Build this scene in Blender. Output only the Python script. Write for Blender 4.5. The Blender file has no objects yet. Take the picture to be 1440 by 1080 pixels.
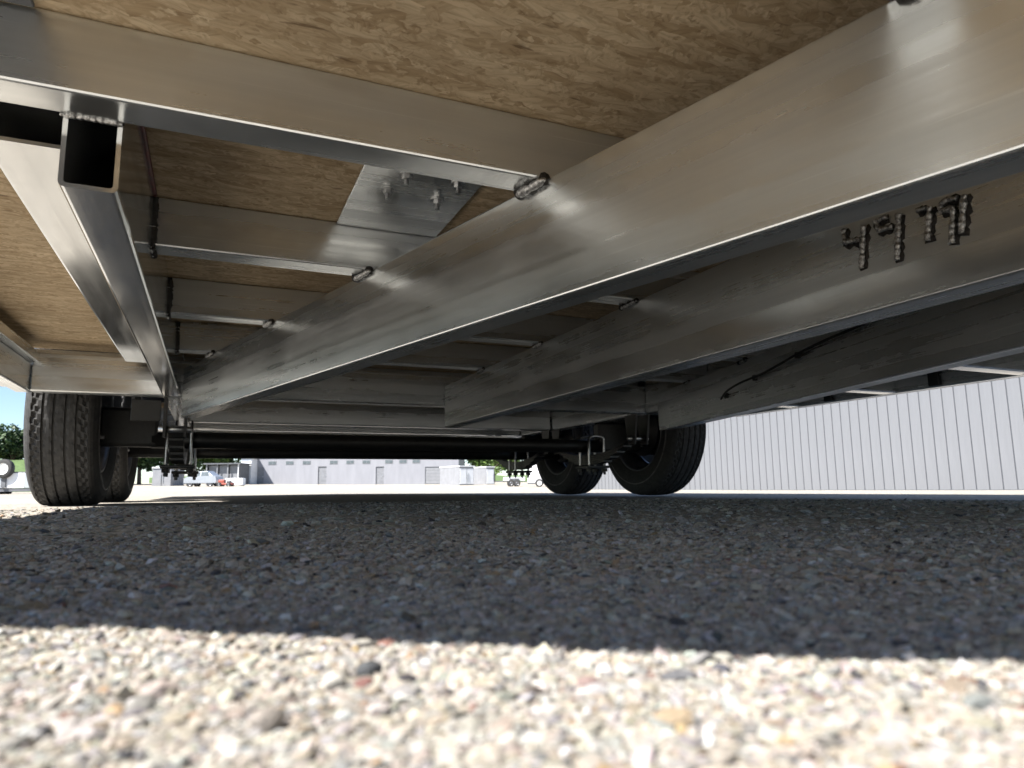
import bpy, bmesh, math, random
import numpy as np
from mathutils import Matrix, Vector

random.seed(7)
rng = np.random.default_rng(11)
sc = bpy.context.scene
COL = sc.collection
R = math.radians

# ------------------------------------------------------------------ camera
cam_d = bpy.data.cameras.new('camera')
cam = bpy.data.objects.new('camera', cam_d)
COL.objects.link(cam)
cam_d.sensor_fit = 'HORIZONTAL'
cam_d.sensor_width = 36.0
cam_d.lens = 24.18
cam_d.clip_start = 0.01
cam_d.clip_end = 2000
cR = Vector((0.91701702, -0.39866425, -0.01210775))
cU = Vector((-0.04830866, -0.14115163, 0.98880862))
cF = Vector((0.39591167, 0.90616943, 0.14869738))
m = Matrix((( cR.x, cU.x, -cF.x, 0.0), (cR.y, cU.y, -cF.y, 0.0), (cR.z, cU.z, -cF.z, 0.044), (0, 0, 0, 1)))
cam.matrix_world = m
cam_d.dof.use_dof = True
cam_d.dof.focus_distance = 1.15
cam_d.dof.aperture_fstop = 13.0
sc.camera = cam

# ------------------------------------------------------------------ sky, sun, exposure
TO_SUN = Vector((-0.80, -0.25, 1.0)).normalized()
w = bpy.data.worlds.new('World')
sc.world = w
w.use_nodes = True
nt = w.node_tree
bg = nt.nodes['Background']
sky = nt.nodes.new('ShaderNodeTexSky')
sky.sky_type = 'NISHITA'
sky.sun_disc = False
sky.sun_elevation = math.asin(TO_SUN.z)
sky.sun_rotation = math.atan2(TO_SUN.x, TO_SUN.y)
sky.air_density = 0.9
sky.altitude = 800
sky.dust_density = 0.1
sky.ozone_density = 1.8
nt.links.new(sky.outputs[0], bg.inputs[0])
bg.inputs[1].default_value = 0.068
sun_d = bpy.data.lights.new('sun', 'SUN')
sun_d.energy = 5.0
sun_d.angle = R(0.5)
sun_d.color = (1.0, 0.965, 0.92)
sun = bpy.data.objects.new('sun', sun_d)
COL.objects.link(sun)
sun.rotation_euler = TO_SUN.to_track_quat('Z', 'Y').to_euler()
sc.view_settings.view_transform = 'Standard'
sc.view_settings.look = 'None'
sc.view_settings.gamma = 1.0
sc.view_settings.use_curve_mapping = False
sc.view_settings.exposure = 1.52
sc.cycles.use_denoising = True
sc.cycles.max_bounces = 6
sc.cycles.diffuse_bounces = 3
sc.cycles.glossy_bounces = 3

# ------------------------------------------------------------------ material helpers
def new_mat(name):
    mt = bpy.data.materials.new(name)
    mt.use_nodes = True
    return mt, mt.node_tree, mt.node_tree.nodes['Principled BSDF']

def simple(name, col, rough=0.6, metal=0.0, noise=0.12, scale=30.0, bump=0.0, stretch=(1, 1, 1), spec=0.5):
    mt, t, b = new_mat(name)
    tc = t.nodes.new('ShaderNodeTexCoord')
    mp = t.nodes.new('ShaderNodeMapping')
    mp.inputs['Scale'].default_value = stretch
    nz = t.nodes.new('ShaderNodeTexNoise')
    nz.inputs['Scale'].default_value = scale
    nz.inputs['Detail'].default_value = 6
    nz.inputs['Roughness'].default_value = 0.65
    t.links.new(tc.outputs['Object'], mp.inputs[0])
    t.links.new(mp.outputs[0], nz.inputs['Vector'])
    rp = t.nodes.new('ShaderNodeValToRGB')
    lo = tuple(max(0, c * (1 - noise * 2.2)) for c in col) + (1,)
    hi = tuple(min(1, c * (1 + noise * 2.2)) for c in col) + (1,)
    rp.color_ramp.elements[0].position = 0.3
    rp.color_ramp.elements[1].position = 0.7
    rp.color_ramp.elements[0].color = lo
    rp.color_ramp.elements[1].color = hi
    t.links.new(nz.outputs['Fac'], rp.inputs[0])
    t.links.new(rp.outputs[0], b.inputs['Base Color'])
    mr = t.nodes.new('ShaderNodeMapRange')
    mr.inputs['To Min'].default_value = max(0.03, rough - 0.1)
    mr.inputs['To Max'].default_value = min(1.0, rough + 0.1)
    t.links.new(nz.outputs['Fac'], mr.inputs['Value'])
    t.links.new(mr.outputs[0], b.inputs['Roughness'])
    b.inputs['Metallic'].default_value = metal
    b.inputs['Specular IOR Level'].default_value = spec
    if bump:
        bp = t.nodes.new('ShaderNodeBump')
        bp.inputs['Strength'].default_value = bump
        bp.inputs['Distance'].default_value = 0.002
        t.links.new(nz.outputs['Fac'], bp.inputs['Height'])
        t.links.new(bp.outputs[0], b.inputs['Normal'])
    return mt

def aluminium(name, base=(0.765, 0.79, 0.80), r0=0.16, r1=0.38):
    """mill finish extrusion: drawing lines along the length, cloudy oxide, dull water marks, fine scratches"""
    mt, t, b = new_mat(name)
    N = t.nodes.new
    L = t.links.new
    tc = N('ShaderNodeTexCoord')
    oi = N('ShaderNodeObjectInfo')
    off = N('ShaderNodeVectorMath'); off.operation = 'MULTIPLY_ADD'
    L(tc.outputs['Object'], off.inputs[0]); off.inputs[1].default_value = (1, 1, 1)
    sc3 = N('ShaderNodeVectorMath'); sc3.operation = 'SCALE'; sc3.inputs[0].default_value = (7.3, 3.1, 5.7)
    L(oi.outputs['Random'], sc3.inputs['Scale']); L(sc3.outputs[0], off.inputs[2])
    def noise(scale, st, det=5, rg=0.6, rot=(0, 0, 0)):
        mp = N('ShaderNodeMapping'); mp.inputs['Scale'].default_value = st; mp.inputs['Rotation'].default_value = rot
        n = N('ShaderNodeTexNoise'); n.inputs['Scale'].default_value = scale
        n.inputs['Detail'].default_value = det; n.inputs['Roughness'].default_value = rg
        L(off.outputs[0], mp.inputs[0]); L(mp.outputs[0], n.inputs['Vector'])
        return n.outputs['Fac']
    def madd(a, k, c):
        x = N('ShaderNodeMath'); x.operation = 'MULTIPLY_ADD'
        L(a, x.inputs[0]); x.inputs[1].default_value = k
        if isinstance(c, float): x.inputs[2].default_value = c
        else: L(c, x.inputs[2])
        return x.outputs[0]
    def mrange(a, f0, f1, t0, t1):
        x = N('ShaderNodeMapRange')
        for n_, v_ in (('From Min', f0), ('From Max', f1), ('To Min', t0), ('To Max', t1)): x.inputs[n_].default_value = v_
        L(a, x.inputs['Value'])
        return x.outputs[0]
    fine = noise(120, (0.004, 1, 1), 2, 0.5)
    band = noise(26, (0.008, 1, 1), 2, 0.5)
    cloud = noise(7, (0.6, 1, 1), 6, 0.62)
    water = noise(11, (1, 1, 0.22), 4, 0.6)
    scr = noise(260, (0.02, 1, 1), 2, 0.5, (0, 0.05, 0.04))
    v = madd(fine, 0.25, madd(band, 0.60, madd(cloud, 0.22, madd(water, 0.14, -0.105))))     # about 0.5
    L(mrange(v, 0.36, 0.64, r0, r1), b.inputs['Roughness'])
    tone = mrange(madd(band, 0.75, madd(fine, 0.3, madd(cloud, 0.28, madd(water, 0.18, -0.255)))), 0.32, 0.68, 1.05, 0.84)
    pale = mrange(scr, 0.66, 0.72, 0.0, 0.10)
    sm = N('ShaderNodeMath'); sm.operation = 'ADD'; L(tone, sm.inputs[0]); L(pale, sm.inputs[1])
    mul = N('ShaderNodeVectorMath'); mul.operation = 'SCALE'; mul.inputs[0].default_value = base
    L(sm.outputs[0], mul.inputs['Scale'])
    L(mul.outputs[0], b.inputs['Base Color'])
    L(mrange(cloud, 0.35, 0.7, 0.97, 0.80), b.inputs['Metallic'])
    b.inputs['Anisotropic'].default_value = 0.3
    bp = N('ShaderNodeBump'); bp.inputs['Strength'].default_value = 0.004; bp.inputs['Distance'].default_value = 0.001
    L(band, bp.inputs['Height']); L(bp.outputs[0], b.inputs['Normal'])
    return mt

def osb_material():
    """strand board: long flakes lying at different angles, each with its own grain direction and tone"""
    mt, t, b = new_mat('oriented_strand_board')
    N = t.nodes.new
    L = t.links.new
    tc = N('ShaderNodeTexCoord')
    wz = N('ShaderNodeTexNoise'); wz.inputs['Scale'].default_value = 18; wz.inputs['Detail'].default_value = 3
    L(tc.outputs['Object'], wz.inputs['Vector'])
    wv = N('ShaderNodeVectorMath'); wv.operation = 'MULTIPLY_ADD'
    L(wz.outputs['Color'], wv.inputs[0])
    wv.inputs[1].default_value = (0.016, 0.016, 0.0)
    L(tc.outputs['Object'], wv.inputs[2])
    def ramp(src, stops):
        r = N('ShaderNodeValToRGB')
        e = r.color_ramp.elements
        e[0].position, e[0].color = stops[0][0], stops[0][1] + (1,)
        e[1].position, e[1].color = stops[-1][0], stops[-1][1] + (1,)
        for p, c in stops[1:-1]:
            x = e.new(p); x.color = c + (1,)
        L(src, r.inputs[0])
        return r.outputs[0]
    def mx(f, a, bb, bt='MIX'):
        x = N('ShaderNodeMixRGB'); x.blend_type = bt
        if isinstance(f, float): x.inputs[0].default_value = f
        else: L(f, x.inputs[0])
        L(a, x.inputs[1]); L(bb, x.inputs[2])
        return x.outputs[0]
    TONE = [(0.0, (0.46, 0.345, 0.215)), (0.25, (0.55, 0.43, 0.285)), (0.7, (0.64, 0.515, 0.355)), (1.0, (0.71, 0.59, 0.42))]
    def flakes(scale, ang, st):
        mp = N('ShaderNodeMapping')
        mp.inputs['Rotation'].default_value = (0, 0, ang)
        mp.inputs['Scale'].default_value = st
        L(wv.outputs[0], mp.inputs[0])
        vo = N('ShaderNodeTexVoronoi'); vo.inputs['Scale'].default_value = scale
        L(mp.outputs[0], vo.inputs['Vector'])
        sp = N('ShaderNodeSeparateColor'); L(vo.outputs['Color'], sp.inputs[0])
        an = N('ShaderNodeMath'); an.operation = 'MULTIPLY_ADD'
        L(sp.outputs[1], an.inputs[0]); an.inputs[1].default_value = 1.3; an.inputs[2].default_value = ang - 0.65
        vr = N('ShaderNodeVectorRotate'); vr.rotation_type = 'Z_AXIS'
        L(wv.outputs[0], vr.inputs['Vector']); L(an.outputs[0], vr.inputs['Angle'])
        m2 = N('ShaderNodeMapping'); m2.inputs['Scale'].default_value = (0.09, 1, 1)
        L(vr.outputs[0], m2.inputs[0])
        g = N('ShaderNodeTexNoise'); g.inputs['Scale'].default_value = 170; g.inputs['Detail'].default_value = 5; g.inputs['Roughness'].default_value = 0.65
        L(m2.outputs[0], g.inputs['Vector'])
        gr = ramp(g.outputs['Fac'], [(0.28, (0.58, 0.52, 0.45)), (0.5, (0.97, 0.96, 0.94)), (0.72, (1.14, 1.13, 1.12))])
        ed = ramp(vo.outputs['Distance'], [(0.42, (1.0, 1.0, 1.0)), (0.75, (0.80, 0.76, 0.72))])
        return mx(0.6, mx(0.9, ramp(sp.outputs[0], TONE), gr, 'MULTIPLY'), ed, 'MULTIPLY')
    c1 = flakes(66, 0.15, (0.26, 1, 1))
    c2 = flakes(80, -0.55, (0.24, 1, 1))
    c3 = flakes(72, 1.2, (0.30, 1, 1))
    sel = N('ShaderNodeTexNoise'); sel.inputs['Scale'].default_value = 60; sel.inputs['Detail'].default_value = 3
    L(tc.outputs['Object'], sel.inputs['Vector'])
    k = lambda a, bb: ramp(sel.outputs['Fac'], [(a, (0, 0, 0)), (bb, (1, 1, 1))])
    c = mx(k(0.47, 0.53), c1, c2)
    c = mx(k(0.58, 0.64), c, c3)
    d = N('ShaderNodeTexNoise'); d.inputs['Scale'].default_value = 75; d.inputs['Detail'].default_value = 4
    m3 = N('ShaderNodeMapping'); m3.inputs['Rotation'].default_value = (0, 0, 0.2); m3.inputs['Scale'].default_value = (0.22, 1, 1)
    L(tc.outputs['Object'], m3.inputs[0]); L(m3.outputs[0], d.inputs['Vector'])
    dark = N('ShaderNodeRGB'); dark.outputs[0].default_value = (0.15, 0.088, 0.045, 1)
    c = mx(ramp(d.outputs['Fac'], [(0.655, (0, 0, 0)), (0.72, (0.75, 0.75, 0.75))]), c, dark.outputs[0])
    big = N('ShaderNodeTexNoise'); big.inputs['Scale'].default_value = 5; big.inputs['Detail'].default_value = 5
    L(tc.outputs['Object'], big.inputs['Vector'])
    c = mx(0.9, c, ramp(big.outputs['Fac'], [(0.3, (0.84, 0.81, 0.77)), (0.7, (1.13, 1.12, 1.10))]), 'MULTIPLY')
    L(c, b.inputs['Base Color'])
    b.inputs['Roughness'].default_value = 0.75
    b.inputs['Specular IOR Level'].default_value = 0.3
    bp = N('ShaderNodeBump'); bp.inputs['Strength'].default_value = 0.6; bp.inputs['Distance'].default_value = 0.002
    sp = N('ShaderNodeSeparateColor'); L(c, sp.inputs[0]); L(sp.outputs[0], bp.inputs['Height'])
    L(bp.outputs[0], b.inputs['Normal'])
    return mt

def ground_material():
    mt, t, b = new_mat('gravel_lot')
    tc = t.nodes.new('ShaderNodeTexCoord')
    def vor(scale):
        v = t.nodes.new('ShaderNodeTexVoronoi')
        v.inputs['Scale'].default_value = scale
        v.inputs['Randomness'].default_value = 1.0
        t.links.new(tc.outputs['Object'], v.inputs['Vector'])
        return v
    v1 = vor(170)
    v2 = vor(70)
    sp = t.nodes.new('ShaderNodeSeparateColor')
    t.links.new(v1.outputs['Color'], sp.inputs[0])
    rp = t.nodes.new('ShaderNodeValToRGB')
    e = rp.color_ramp.elements
    e[0].position = 0.0; e[0].color = (0.12, 0.11, 0.10, 1)
    e[1].position = 1.0; e[1].color = (0.53, 0.505, 0.46, 1)
    x = e.new(0.10); x.color = (0.23, 0.212, 0.188, 1)
    x = e.new(0.4); x.color = (0.35, 0.32, 0.275, 1)
    x = e.new(0.8); x.color = (0.42, 0.388, 0.338, 1)
    t.links.new(sp.outputs[0], rp.inputs[0])
    n = t.nodes.new('ShaderNodeTexNoise')
    n.inputs['Scale'].default_value = 0.35
    n.inputs['Detail'].default_value = 8
    n.inputs['Roughness'].default_value = 0.7
    t.links.new(tc.outputs['Object'], n.inputs['Vector'])
    pr = t.nodes.new('ShaderNodeValToRGB')
    pr.color_ramp.elements[0].position = 0.3
    pr.color_ramp.elements[0].color = (0.80, 0.78, 0.75, 1)
    pr.color_ramp.elements[1].position = 0.7
    pr.color_ramp.elements[1].color = (1.1, 1.09, 1.06, 1)
    t.links.new(n.outputs['Fac'], pr.inputs[0])
    mu = t.nodes.new('ShaderNodeMixRGB')
    mu.blend_type = 'MULTIPLY'
    mu.inputs[0].default_value = 1
    t.links.new(rp.outputs[0], mu.inputs[1])
    t.links.new(pr.outputs[0], mu.inputs[2])
    t.links.new(mu.outputs[0], b.inputs['Base Color'])
    b.inputs['Roughness'].default_value = 0.9
    b.inputs['Specular IOR Level'].default_value = 0.2
    b1 = t.nodes.new('ShaderNodeBump')
    b1.invert = True
    b1.inputs['Strength'].default_value = 0.8
    b1.inputs['Distance'].default_value = 0.004
    t.links.new(v1.outputs['Distance'], b1.inputs['Height'])
    b2 = t.nodes.new('ShaderNodeBump')
    b2.invert = True
    b2.inputs['Strength'].default_value = 0.5
    b2.inputs['Distance'].default_value = 0.006
    t.links.new(v2.outputs['Distance'], b2.inputs['Height'])
    t.links.new(b1.outputs[0], b2.inputs['Normal'])
    t.links.new(b2.outputs[0], b.inputs['Normal'])
    return mt

def stone_material():
    mt, t, b = new_mat('gravel_stone')
    at = t.nodes.new('ShaderNodeAttribute')
    at.attribute_name = 'Col'
    tc = t.nodes.new('ShaderNodeTexCoord')
    n = t.nodes.new('ShaderNodeTexNoise')
    n.inputs['Scale'].default_value = 700
    n.inputs['Detail'].default_value = 4
    t.links.new(tc.outputs['Object'], n.inputs['Vector'])
    rp = t.nodes.new('ShaderNodeValToRGB')
    rp.color_ramp.elements[0].position = 0.3
    rp.color_ramp.elements[0].color = (0.72, 0.72, 0.72, 1)
    rp.color_ramp.elements[1].position = 0.7
    rp.color_ramp.elements[1].color = (1.12, 1.12, 1.12, 1)
    t.links.new(n.outputs['Fac'], rp.inputs[0])
    mu = t.nodes.new('ShaderNodeMixRGB')
    mu.blend_type = 'MULTIPLY'
    mu.inputs[0].default_value = 1
    t.links.new(at.outputs['Color'], mu.inputs[1])
    t.links.new(rp.outputs[0], mu.inputs[2])
    t.links.new(mu.outputs[0], b.inputs['Base Color'])
    b.inputs['Roughness'].default_value = 0.8
    b.inputs['Specular IOR Level'].default_value = 0.3
    return mt

def foliage(name, a, bb):
    mt, t, b = new_mat(name)
    g = t.nodes.new('ShaderNodeNewGeometry')
    rp = t.nodes.new('ShaderNodeValToRGB')
    rp.color_ramp.elements[0].color = a + (1,)
    rp.color_ramp.elements[1].color = bb + (1,)
    t.links.new(g.outputs['Random Per Island'], rp.inputs[0])
    t.links.new(rp.outputs[0], b.inputs['Base Color'])
    b.inputs['Roughness'].default_value = 0.6
    b.inputs['Transmission Weight'].default_value = 0.0
    b.inputs['Subsurface Weight'].default_value = 0.0
    return mt

M = {}
M['alu'] = aluminium('mill_aluminium')
M['alu2'] = aluminium('bright_aluminium', (0.77, 0.79, 0.80), 0.06, 0.19)
M['osb'] = osb_material()
M['ground'] = ground_material()
M['stone'] = stone_material()
M['weld'] = simple('weld_metal', (0.62, 0.61, 0.58), 0.38, 1.0, 0.42, 260, 0.6)
M['soot'] = simple('weld_soot', (0.035, 0.032, 0.03), 0.7, 0.2, 0.3, 200, 0.4)
M['blacksteel'] = simple('black_painted_steel', (0.012, 0.012, 0.012), 0.45, 0.0, 0.25, 60)
M['rubber'] = simple('tyre_rubber', (0.034, 0.033, 0.032), 0.78, 0.0, 0.25, 60, 0.3)
M['ring'] = simple('glint_grey_rubber', (0.13, 0.125, 0.12), 0.5, 0.0, 0.3, 40)  # lighter grey stands in for the glint along the sidewall moulding
M['rim'] = simple('rim_paint', (0.16, 0.16, 0.165), 0.35, 0.7, 0.1, 40)
M['rimwhite'] = simple('white_rim_paint', (0.75, 0.75, 0.74), 0.4, 0.0, 0.05, 40)
M['zinc'] = simple('zinc_plating', (0.58, 0.59, 0.60), 0.34, 1.0, 0.15, 200)
M['red'] = simple('red_sealant', (0.11, 0.012, 0.014), 0.5, 0.0, 0.2, 120)
M['cable'] = simple('cable_jacket', (0.015, 0.015, 0.016), 0.5, 0.0, 0.2, 100)
M['skin'] = simple('white_aluminium_skin', (0.74, 0.745, 0.75), 0.35, 0.0, 0.03, 3)
M['wallpanel'] = simple('pale_blue_grey_steel', (0.165, 0.169, 0.180), 0.42, 0.0, 0.035, 3, 0.0, (1, 1, 0.15))
M['wallgap'] = simple('dark_joint', (0.05, 0.055, 0.065), 0.8, 0.0, 0.1, 5)
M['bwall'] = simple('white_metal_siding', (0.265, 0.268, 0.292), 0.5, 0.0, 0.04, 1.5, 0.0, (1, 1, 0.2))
M['bwhite'] = simple('white_paint', (0.72, 0.73, 0.75), 0.5, 0.0, 0.04, 2)
M['door'] = simple('grey_door_paint', (0.20, 0.205, 0.22), 0.5, 0.0, 0.08, 3)
M['grey'] = simple('grey_siding', (0.23, 0.235, 0.25), 0.6, 0.0, 0.06, 2)
M['dark'] = simple('dark_shed_steel', (0.11, 0.115, 0.125), 0.6, 0.0, 0.15, 2)
M['glass'] = simple('dark_glass', (0.11, 0.13, 0.14), 0.2, 0.0, 0.1, 2)
M['silver'] = simple('silver_car_paint', (0.45, 0.47, 0.50), 0.3, 0.5, 0.04, 2)
M['carred'] = simple('red_machine_paint', (0.33, 0.075, 0.05), 0.4, 0.0, 0.1, 3)
M['bark'] = simple('bark', (0.10, 0.075, 0.055), 0.9, 0.0, 0.25, 3, 0.4)
M['leafdark'] = foliage('leaf_dark_green', (0.018, 0.040, 0.012), (0.055, 0.105, 0.028))
M['leaflight'] = foliage('leaf_light_green', (0.050, 0.100, 0.018), (0.130, 0.205, 0.045))
M['grass'] = simple('grass', (0.085, 0.135, 0.035), 0.9, 0.0, 0.3, 2.5, 0.5)

# ------------------------------------------------------------------ mesh helpers
def tag(o, label, cat, group=None, kind=None):
    if label: o['label'] = label
    if cat: o['category'] = cat
    if group: o['group'] = group
    if kind: o['kind'] = kind
    return o

def link(o, parent=None):
    COL.objects.link(o)
    if parent is not None:
        o.parent = parent
    return o

def empty(name, loc=(0, 0, 0), rz=0.0):
    o = bpy.data.objects.new(name, None)
    o.empty_display_size = 0.2
    COL.objects.link(o)
    o.location = loc
    o.rotation_euler = (0, 0, rz)
    return o

def mk(name, verts, faces, mats, parent=None, smooth=False, midx=None, loc=None, rz=0.0):
    me = bpy.data.meshes.new(name)
    me.from_pydata([tuple(v) for v in verts], [], [tuple(f) for f in faces])
    if not isinstance(mats, (list, tuple)):
        mats = [mats]
    for q in mats:
        me.materials.append(q)
    if midx is not None:
        me.polygons.foreach_set('material_index', midx)
    if smooth:
        me.polygons.foreach_set('use_smooth', [True] * len(me.polygons))
    me.update()
    o = bpy.data.objects.new(name, me)
    if loc is not None:
        o.location = loc
    o.rotation_euler = (0, 0, rz)
    return link(o, parent)

def bm_obj(name, bm, mat, parent=None, loc=None, rz=0.0, smooth=False):
    me = bpy.data.meshes.new(name)
    bm.normal_update()
    bm.to_mesh(me)
    bm.free()
    me.materials.append(mat)
    if smooth:
        me.polygons.foreach_set('use_smooth', [True] * len(me.polygons))
    o = bpy.data.objects.new(name, me)
    if loc is not None:
        o.location = loc
    o.rotation_euler = (0, 0, rz)
    return link(o, parent)

def add_prism(bm, poly, z0, z1):
    """poly: list of xy, counter-clockwise"""
    lo = [bm.verts.new((x, y, z0)) for x, y in poly]
    hi = [bm.verts.new((x, y, z1)) for x, y in poly]
    n = len(poly)
    bm.faces.new(lo[::-1])
    bm.faces.new(hi)
    for i in range(n):
        j = (i + 1) % n
        bm.faces.new((lo[i], lo[j], hi[j], hi[i]))

def add_box(bm, x0, x1, y0, y1, z0, z1):
    add_prism(bm, [(x0, y0), (x1, y0), (x1, y1), (x0, y1)], z0, z1)

def bevel(bm, r, seg=2):
    bmesh.ops.bevel(bm, geom=list(bm.edges), offset=r, segments=seg, profile=0.5, affect='EDGES', clamp_overlap=True)

def box(name, x0, x1, y0, y1, z0, z1, mat, parent=None, r=0.0, seg=2, loc=None, rz=0.0):
    bm = bmesh.new()
    add_box(bm, x0, x1, y0, y1, z0, z1)
    if r:
        bevel(bm, r, seg)
    return bm_obj(name, bm, mat, parent, loc, rz)

def boxes(name, lst, mat, parent=None, r=0.0, loc=None, rz=0.0):
    bm = bmesh.new()
    for b in lst:
        add_box(bm, *b)
    if r:
        bevel(bm, r, 1)
    return bm_obj(name, bm, mat, parent, loc, rz)

def prism(name, poly, z0, z1, mat, parent=None, r=0.0, org=(0, 0), ang=0.0, seg=2):
    """poly given in the parent's frame, stored in a local frame whose x axis points along ang"""
    c, s = math.cos(-ang), math.sin(-ang)
    loc = [((x - org[0]) * c - (y - org[1]) * s, (x - org[0]) * s + (y - org[1]) * c) for x, y in poly]
    bm = bmesh.new()
    add_prism(bm, loc, z0, z1)
    if r:
        bevel(bm, r, seg)
    return bm_obj(name, bm, mat, parent, (org[0], org[1], 0), ang)

def rrect(w, z0, z1, r, seg=3):
    pts = []
    for cx, cz, a0 in ((w / 2 - r, z1 - r, 0), (-w / 2 + r, z1 - r, 90), (-w / 2 + r, z0 + r, 180), (w / 2 - r, z0 + r, 270)):
        for k in range(seg + 1):
            a = R(a0 + 90 * k / seg)
            pts.append((cx + r * math.cos(a), cz + r * math.sin(a)))
    return pts

def hollow(name, x, y0, y1, w, z0, z1, mat, parent=None, wall=0.0045, ro=0.006):
    """rectangular tube running along y, open at both ends; local x axis = world y"""
    L = y1 - y0
    po = rrect(w, z0, z1, ro)
    pi = rrect(w - 2 * wall, z0 + wall, z1 - wall, max(0.001, ro - wall * 0.6))
    n = len(po)
    V, F = [], []
    for ring, yy in ((po, 0), (po, L), (pi, 0), (pi, L)):
        for a, z in ring:
            V.append((yy, -a, z))
    for i in range(n):
        j = (i + 1) % n
        F.append((i, j, n + j, n + i))
        F.append((2 * n + i, 3 * n + i, 3 * n + j, 2 * n + j))
        F.append((i, 2 * n + i, 2 * n + j, j))
        F.append((n + i, n + j, 3 * n + j, 3 * n + i))
    o = mk(name, V, F, mat, parent, False, None, (x, y0, 0), R(90))
    bm = bmesh.new(); bm.from_mesh(o.data)
    bmesh.ops.recalc_face_normals(bm, faces=bm.faces)
    bm.to_mesh(o.data); bm.free()
    return o

def lathe(prof, n=48, axis='x', rmod=None):
    """prof: list of (axial, radius); revolve round x"""
    V, F = [], []
    k = len(prof)
    for i in range(n):
        a = 2 * math.pi * i / n
        c, s = math.cos(a), math.sin(a)
        for j, (x, r) in enumerate(prof):
            rr = r if rmod is None else rmod(i, j, r)
            V.append((x, rr * c, rr * s))
    for i in range(n):
        ii = (i + 1) % n
        for j in range(k - 1):
            F.append((i * k + j, ii * k + j, ii * k + j + 1, i * k + j + 1))
    return V, F

def tube_path(pts, r, n=8, rmod=None, cap=True):
    pts = [Vector(p) for p in pts]
    V, F = [], []
    for i, p in enumerate(pts):
        t = (pts[min(i + 1, len(pts) - 1)] - pts[max(i - 1, 0)]).normalized()
        a = Vector((0, 0, 1)) if abs(t.z) < 0.9 else Vector((1, 0, 0))
        u = t.cross(a).normalized()
        v = t.cross(u).normalized()
        rr = r if rmod is None else r * rmod(i)
        for k in range(n):
            q = 2 * math.pi * k / n
            V.append(p + u * (rr * math.cos(q)) + v * (rr * math.sin(q)))
    for i in range(len(pts) - 1):
        for k in range(n):
            kk = (k + 1) % n
            F.append((i * n + k, i * n + kk, (i + 1) * n + kk, (i + 1) * n + k))
    if cap:
        F.append(tuple(range(n))[::-1])
        b0 = (len(pts) - 1) * n
        F.append(tuple(b0 + k for k in range(n)))
    return V, F

def polyline(pts, step):
    out = []
    pts = [Vector(p) for p in pts]
    for a, b in zip(pts[:-1], pts[1:]):
        n = max(1, int((b - a).length / step))
        for i in range(n):
            out.append(a.lerp(b, i / n))
    out.append(pts[-1])
    return out

def weld(parent, pts, r=0.0045, name='weld_bead', soot=1.75, out=(-0.5, -0.6, -0.55)):
    """rippled bead lying on a wider sooty toe"""
    P = polyline(pts, r * 0.32)
    rs = random.Random(int(1e4 * (pts[0][0] + 3 * pts[0][1] + 7 * pts[0][2])))
    ph = rs.random() * 6
    jit = [Vector((rs.gauss(0, .06) * r, rs.gauss(0, .06) * r, rs.gauss(0, .06) * r)) for _ in P]
    P2 = [p + j + Vector(out) * r for p, j in zip(P, jit)]
    n = len(P)
    r *= rs.uniform(0.85, 1.15)
    env = lambda i: min(1.0, 0.45 + 1.8 * min(i, n - 1 - i) / max(1, n) * 2)
    V, F = tube_path(P2, r, 8, lambda i: env(i) * (0.84 + 0.14 * abs(math.sin(ph + i * 0.5)) + 0.10 * math.sin(ph * 3 + i * 0.11)))
    nf = len(F)
    Q = polyline(pts, r * 0.9)
    off = Vector((0, 0, 0))
    V2, F2 = tube_path([q + Vector((rs.gauss(0, .2), rs.gauss(0, .2), rs.gauss(0, .12))) * r * .6 for q in Q], r * soot, 8, lambda i: 0.50 + 0.45 * rs.random())
    b = len(V)
    # push the bead slightly out of the sooty toe so that it shows on top
    V += [v for v in V2]
    F += [tuple(b + k for k in f) for f in F2]
    return mk(name, V, F, [M['weld'], M['soot']], parent, True, [0] * nf + [1] * len(F2))

# ------------------------------------------------------------------ terrain
def vnoise(x, y, seed=0):
    """value noise on a lattice, numpy"""
    xi = np.floor(x).astype(np.int64); yi = np.floor(y).astype(np.int64)
    fx = x - xi; fy = y - yi
    fx = fx * fx * (3 - 2 * fx); fy = fy * fy * (3 - 2 * fy)
    def h(a, b):
        n = (a * 374761393 + b * 668265263 + seed * 974711) & 0x7fffffff
        n = ((n ^ (n >> 13)) * 1274126177) & 0x7fffffff
        return ((n ^ (n >> 16)) & 0xffff) / 65535.0
    return (h(xi, yi) * (1 - fx) + h(xi + 1, yi) * fx) * (1 - fy) + (h(xi, yi + 1) * (1 - fx) + h(xi + 1, yi + 1) * fx) * fy - 0.5

def terrain(u, v):
    u = np.asarray(u, float); v = np.asarray(v, float)
    z = -0.0105 * np.clip(u - 1.2, 0, 15) - 0.008 * np.clip(-u - 0.7, 0, 9)
    z = z + 0.00013 * np.clip(v - 9, 0, 100) ** 2
    return z

def micro(u, v):
    r = np.hypot(u, v)
    f = np.clip(1.6 - r / 4, 0, 1)
    return f * (0.0035 * vnoise(u * 9, v * 9, 1) + 0.0014 * vnoise(u * 40, v * 40, 2) + 0.0009 * vnoise(u * 130, v * 130, 3))

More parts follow.
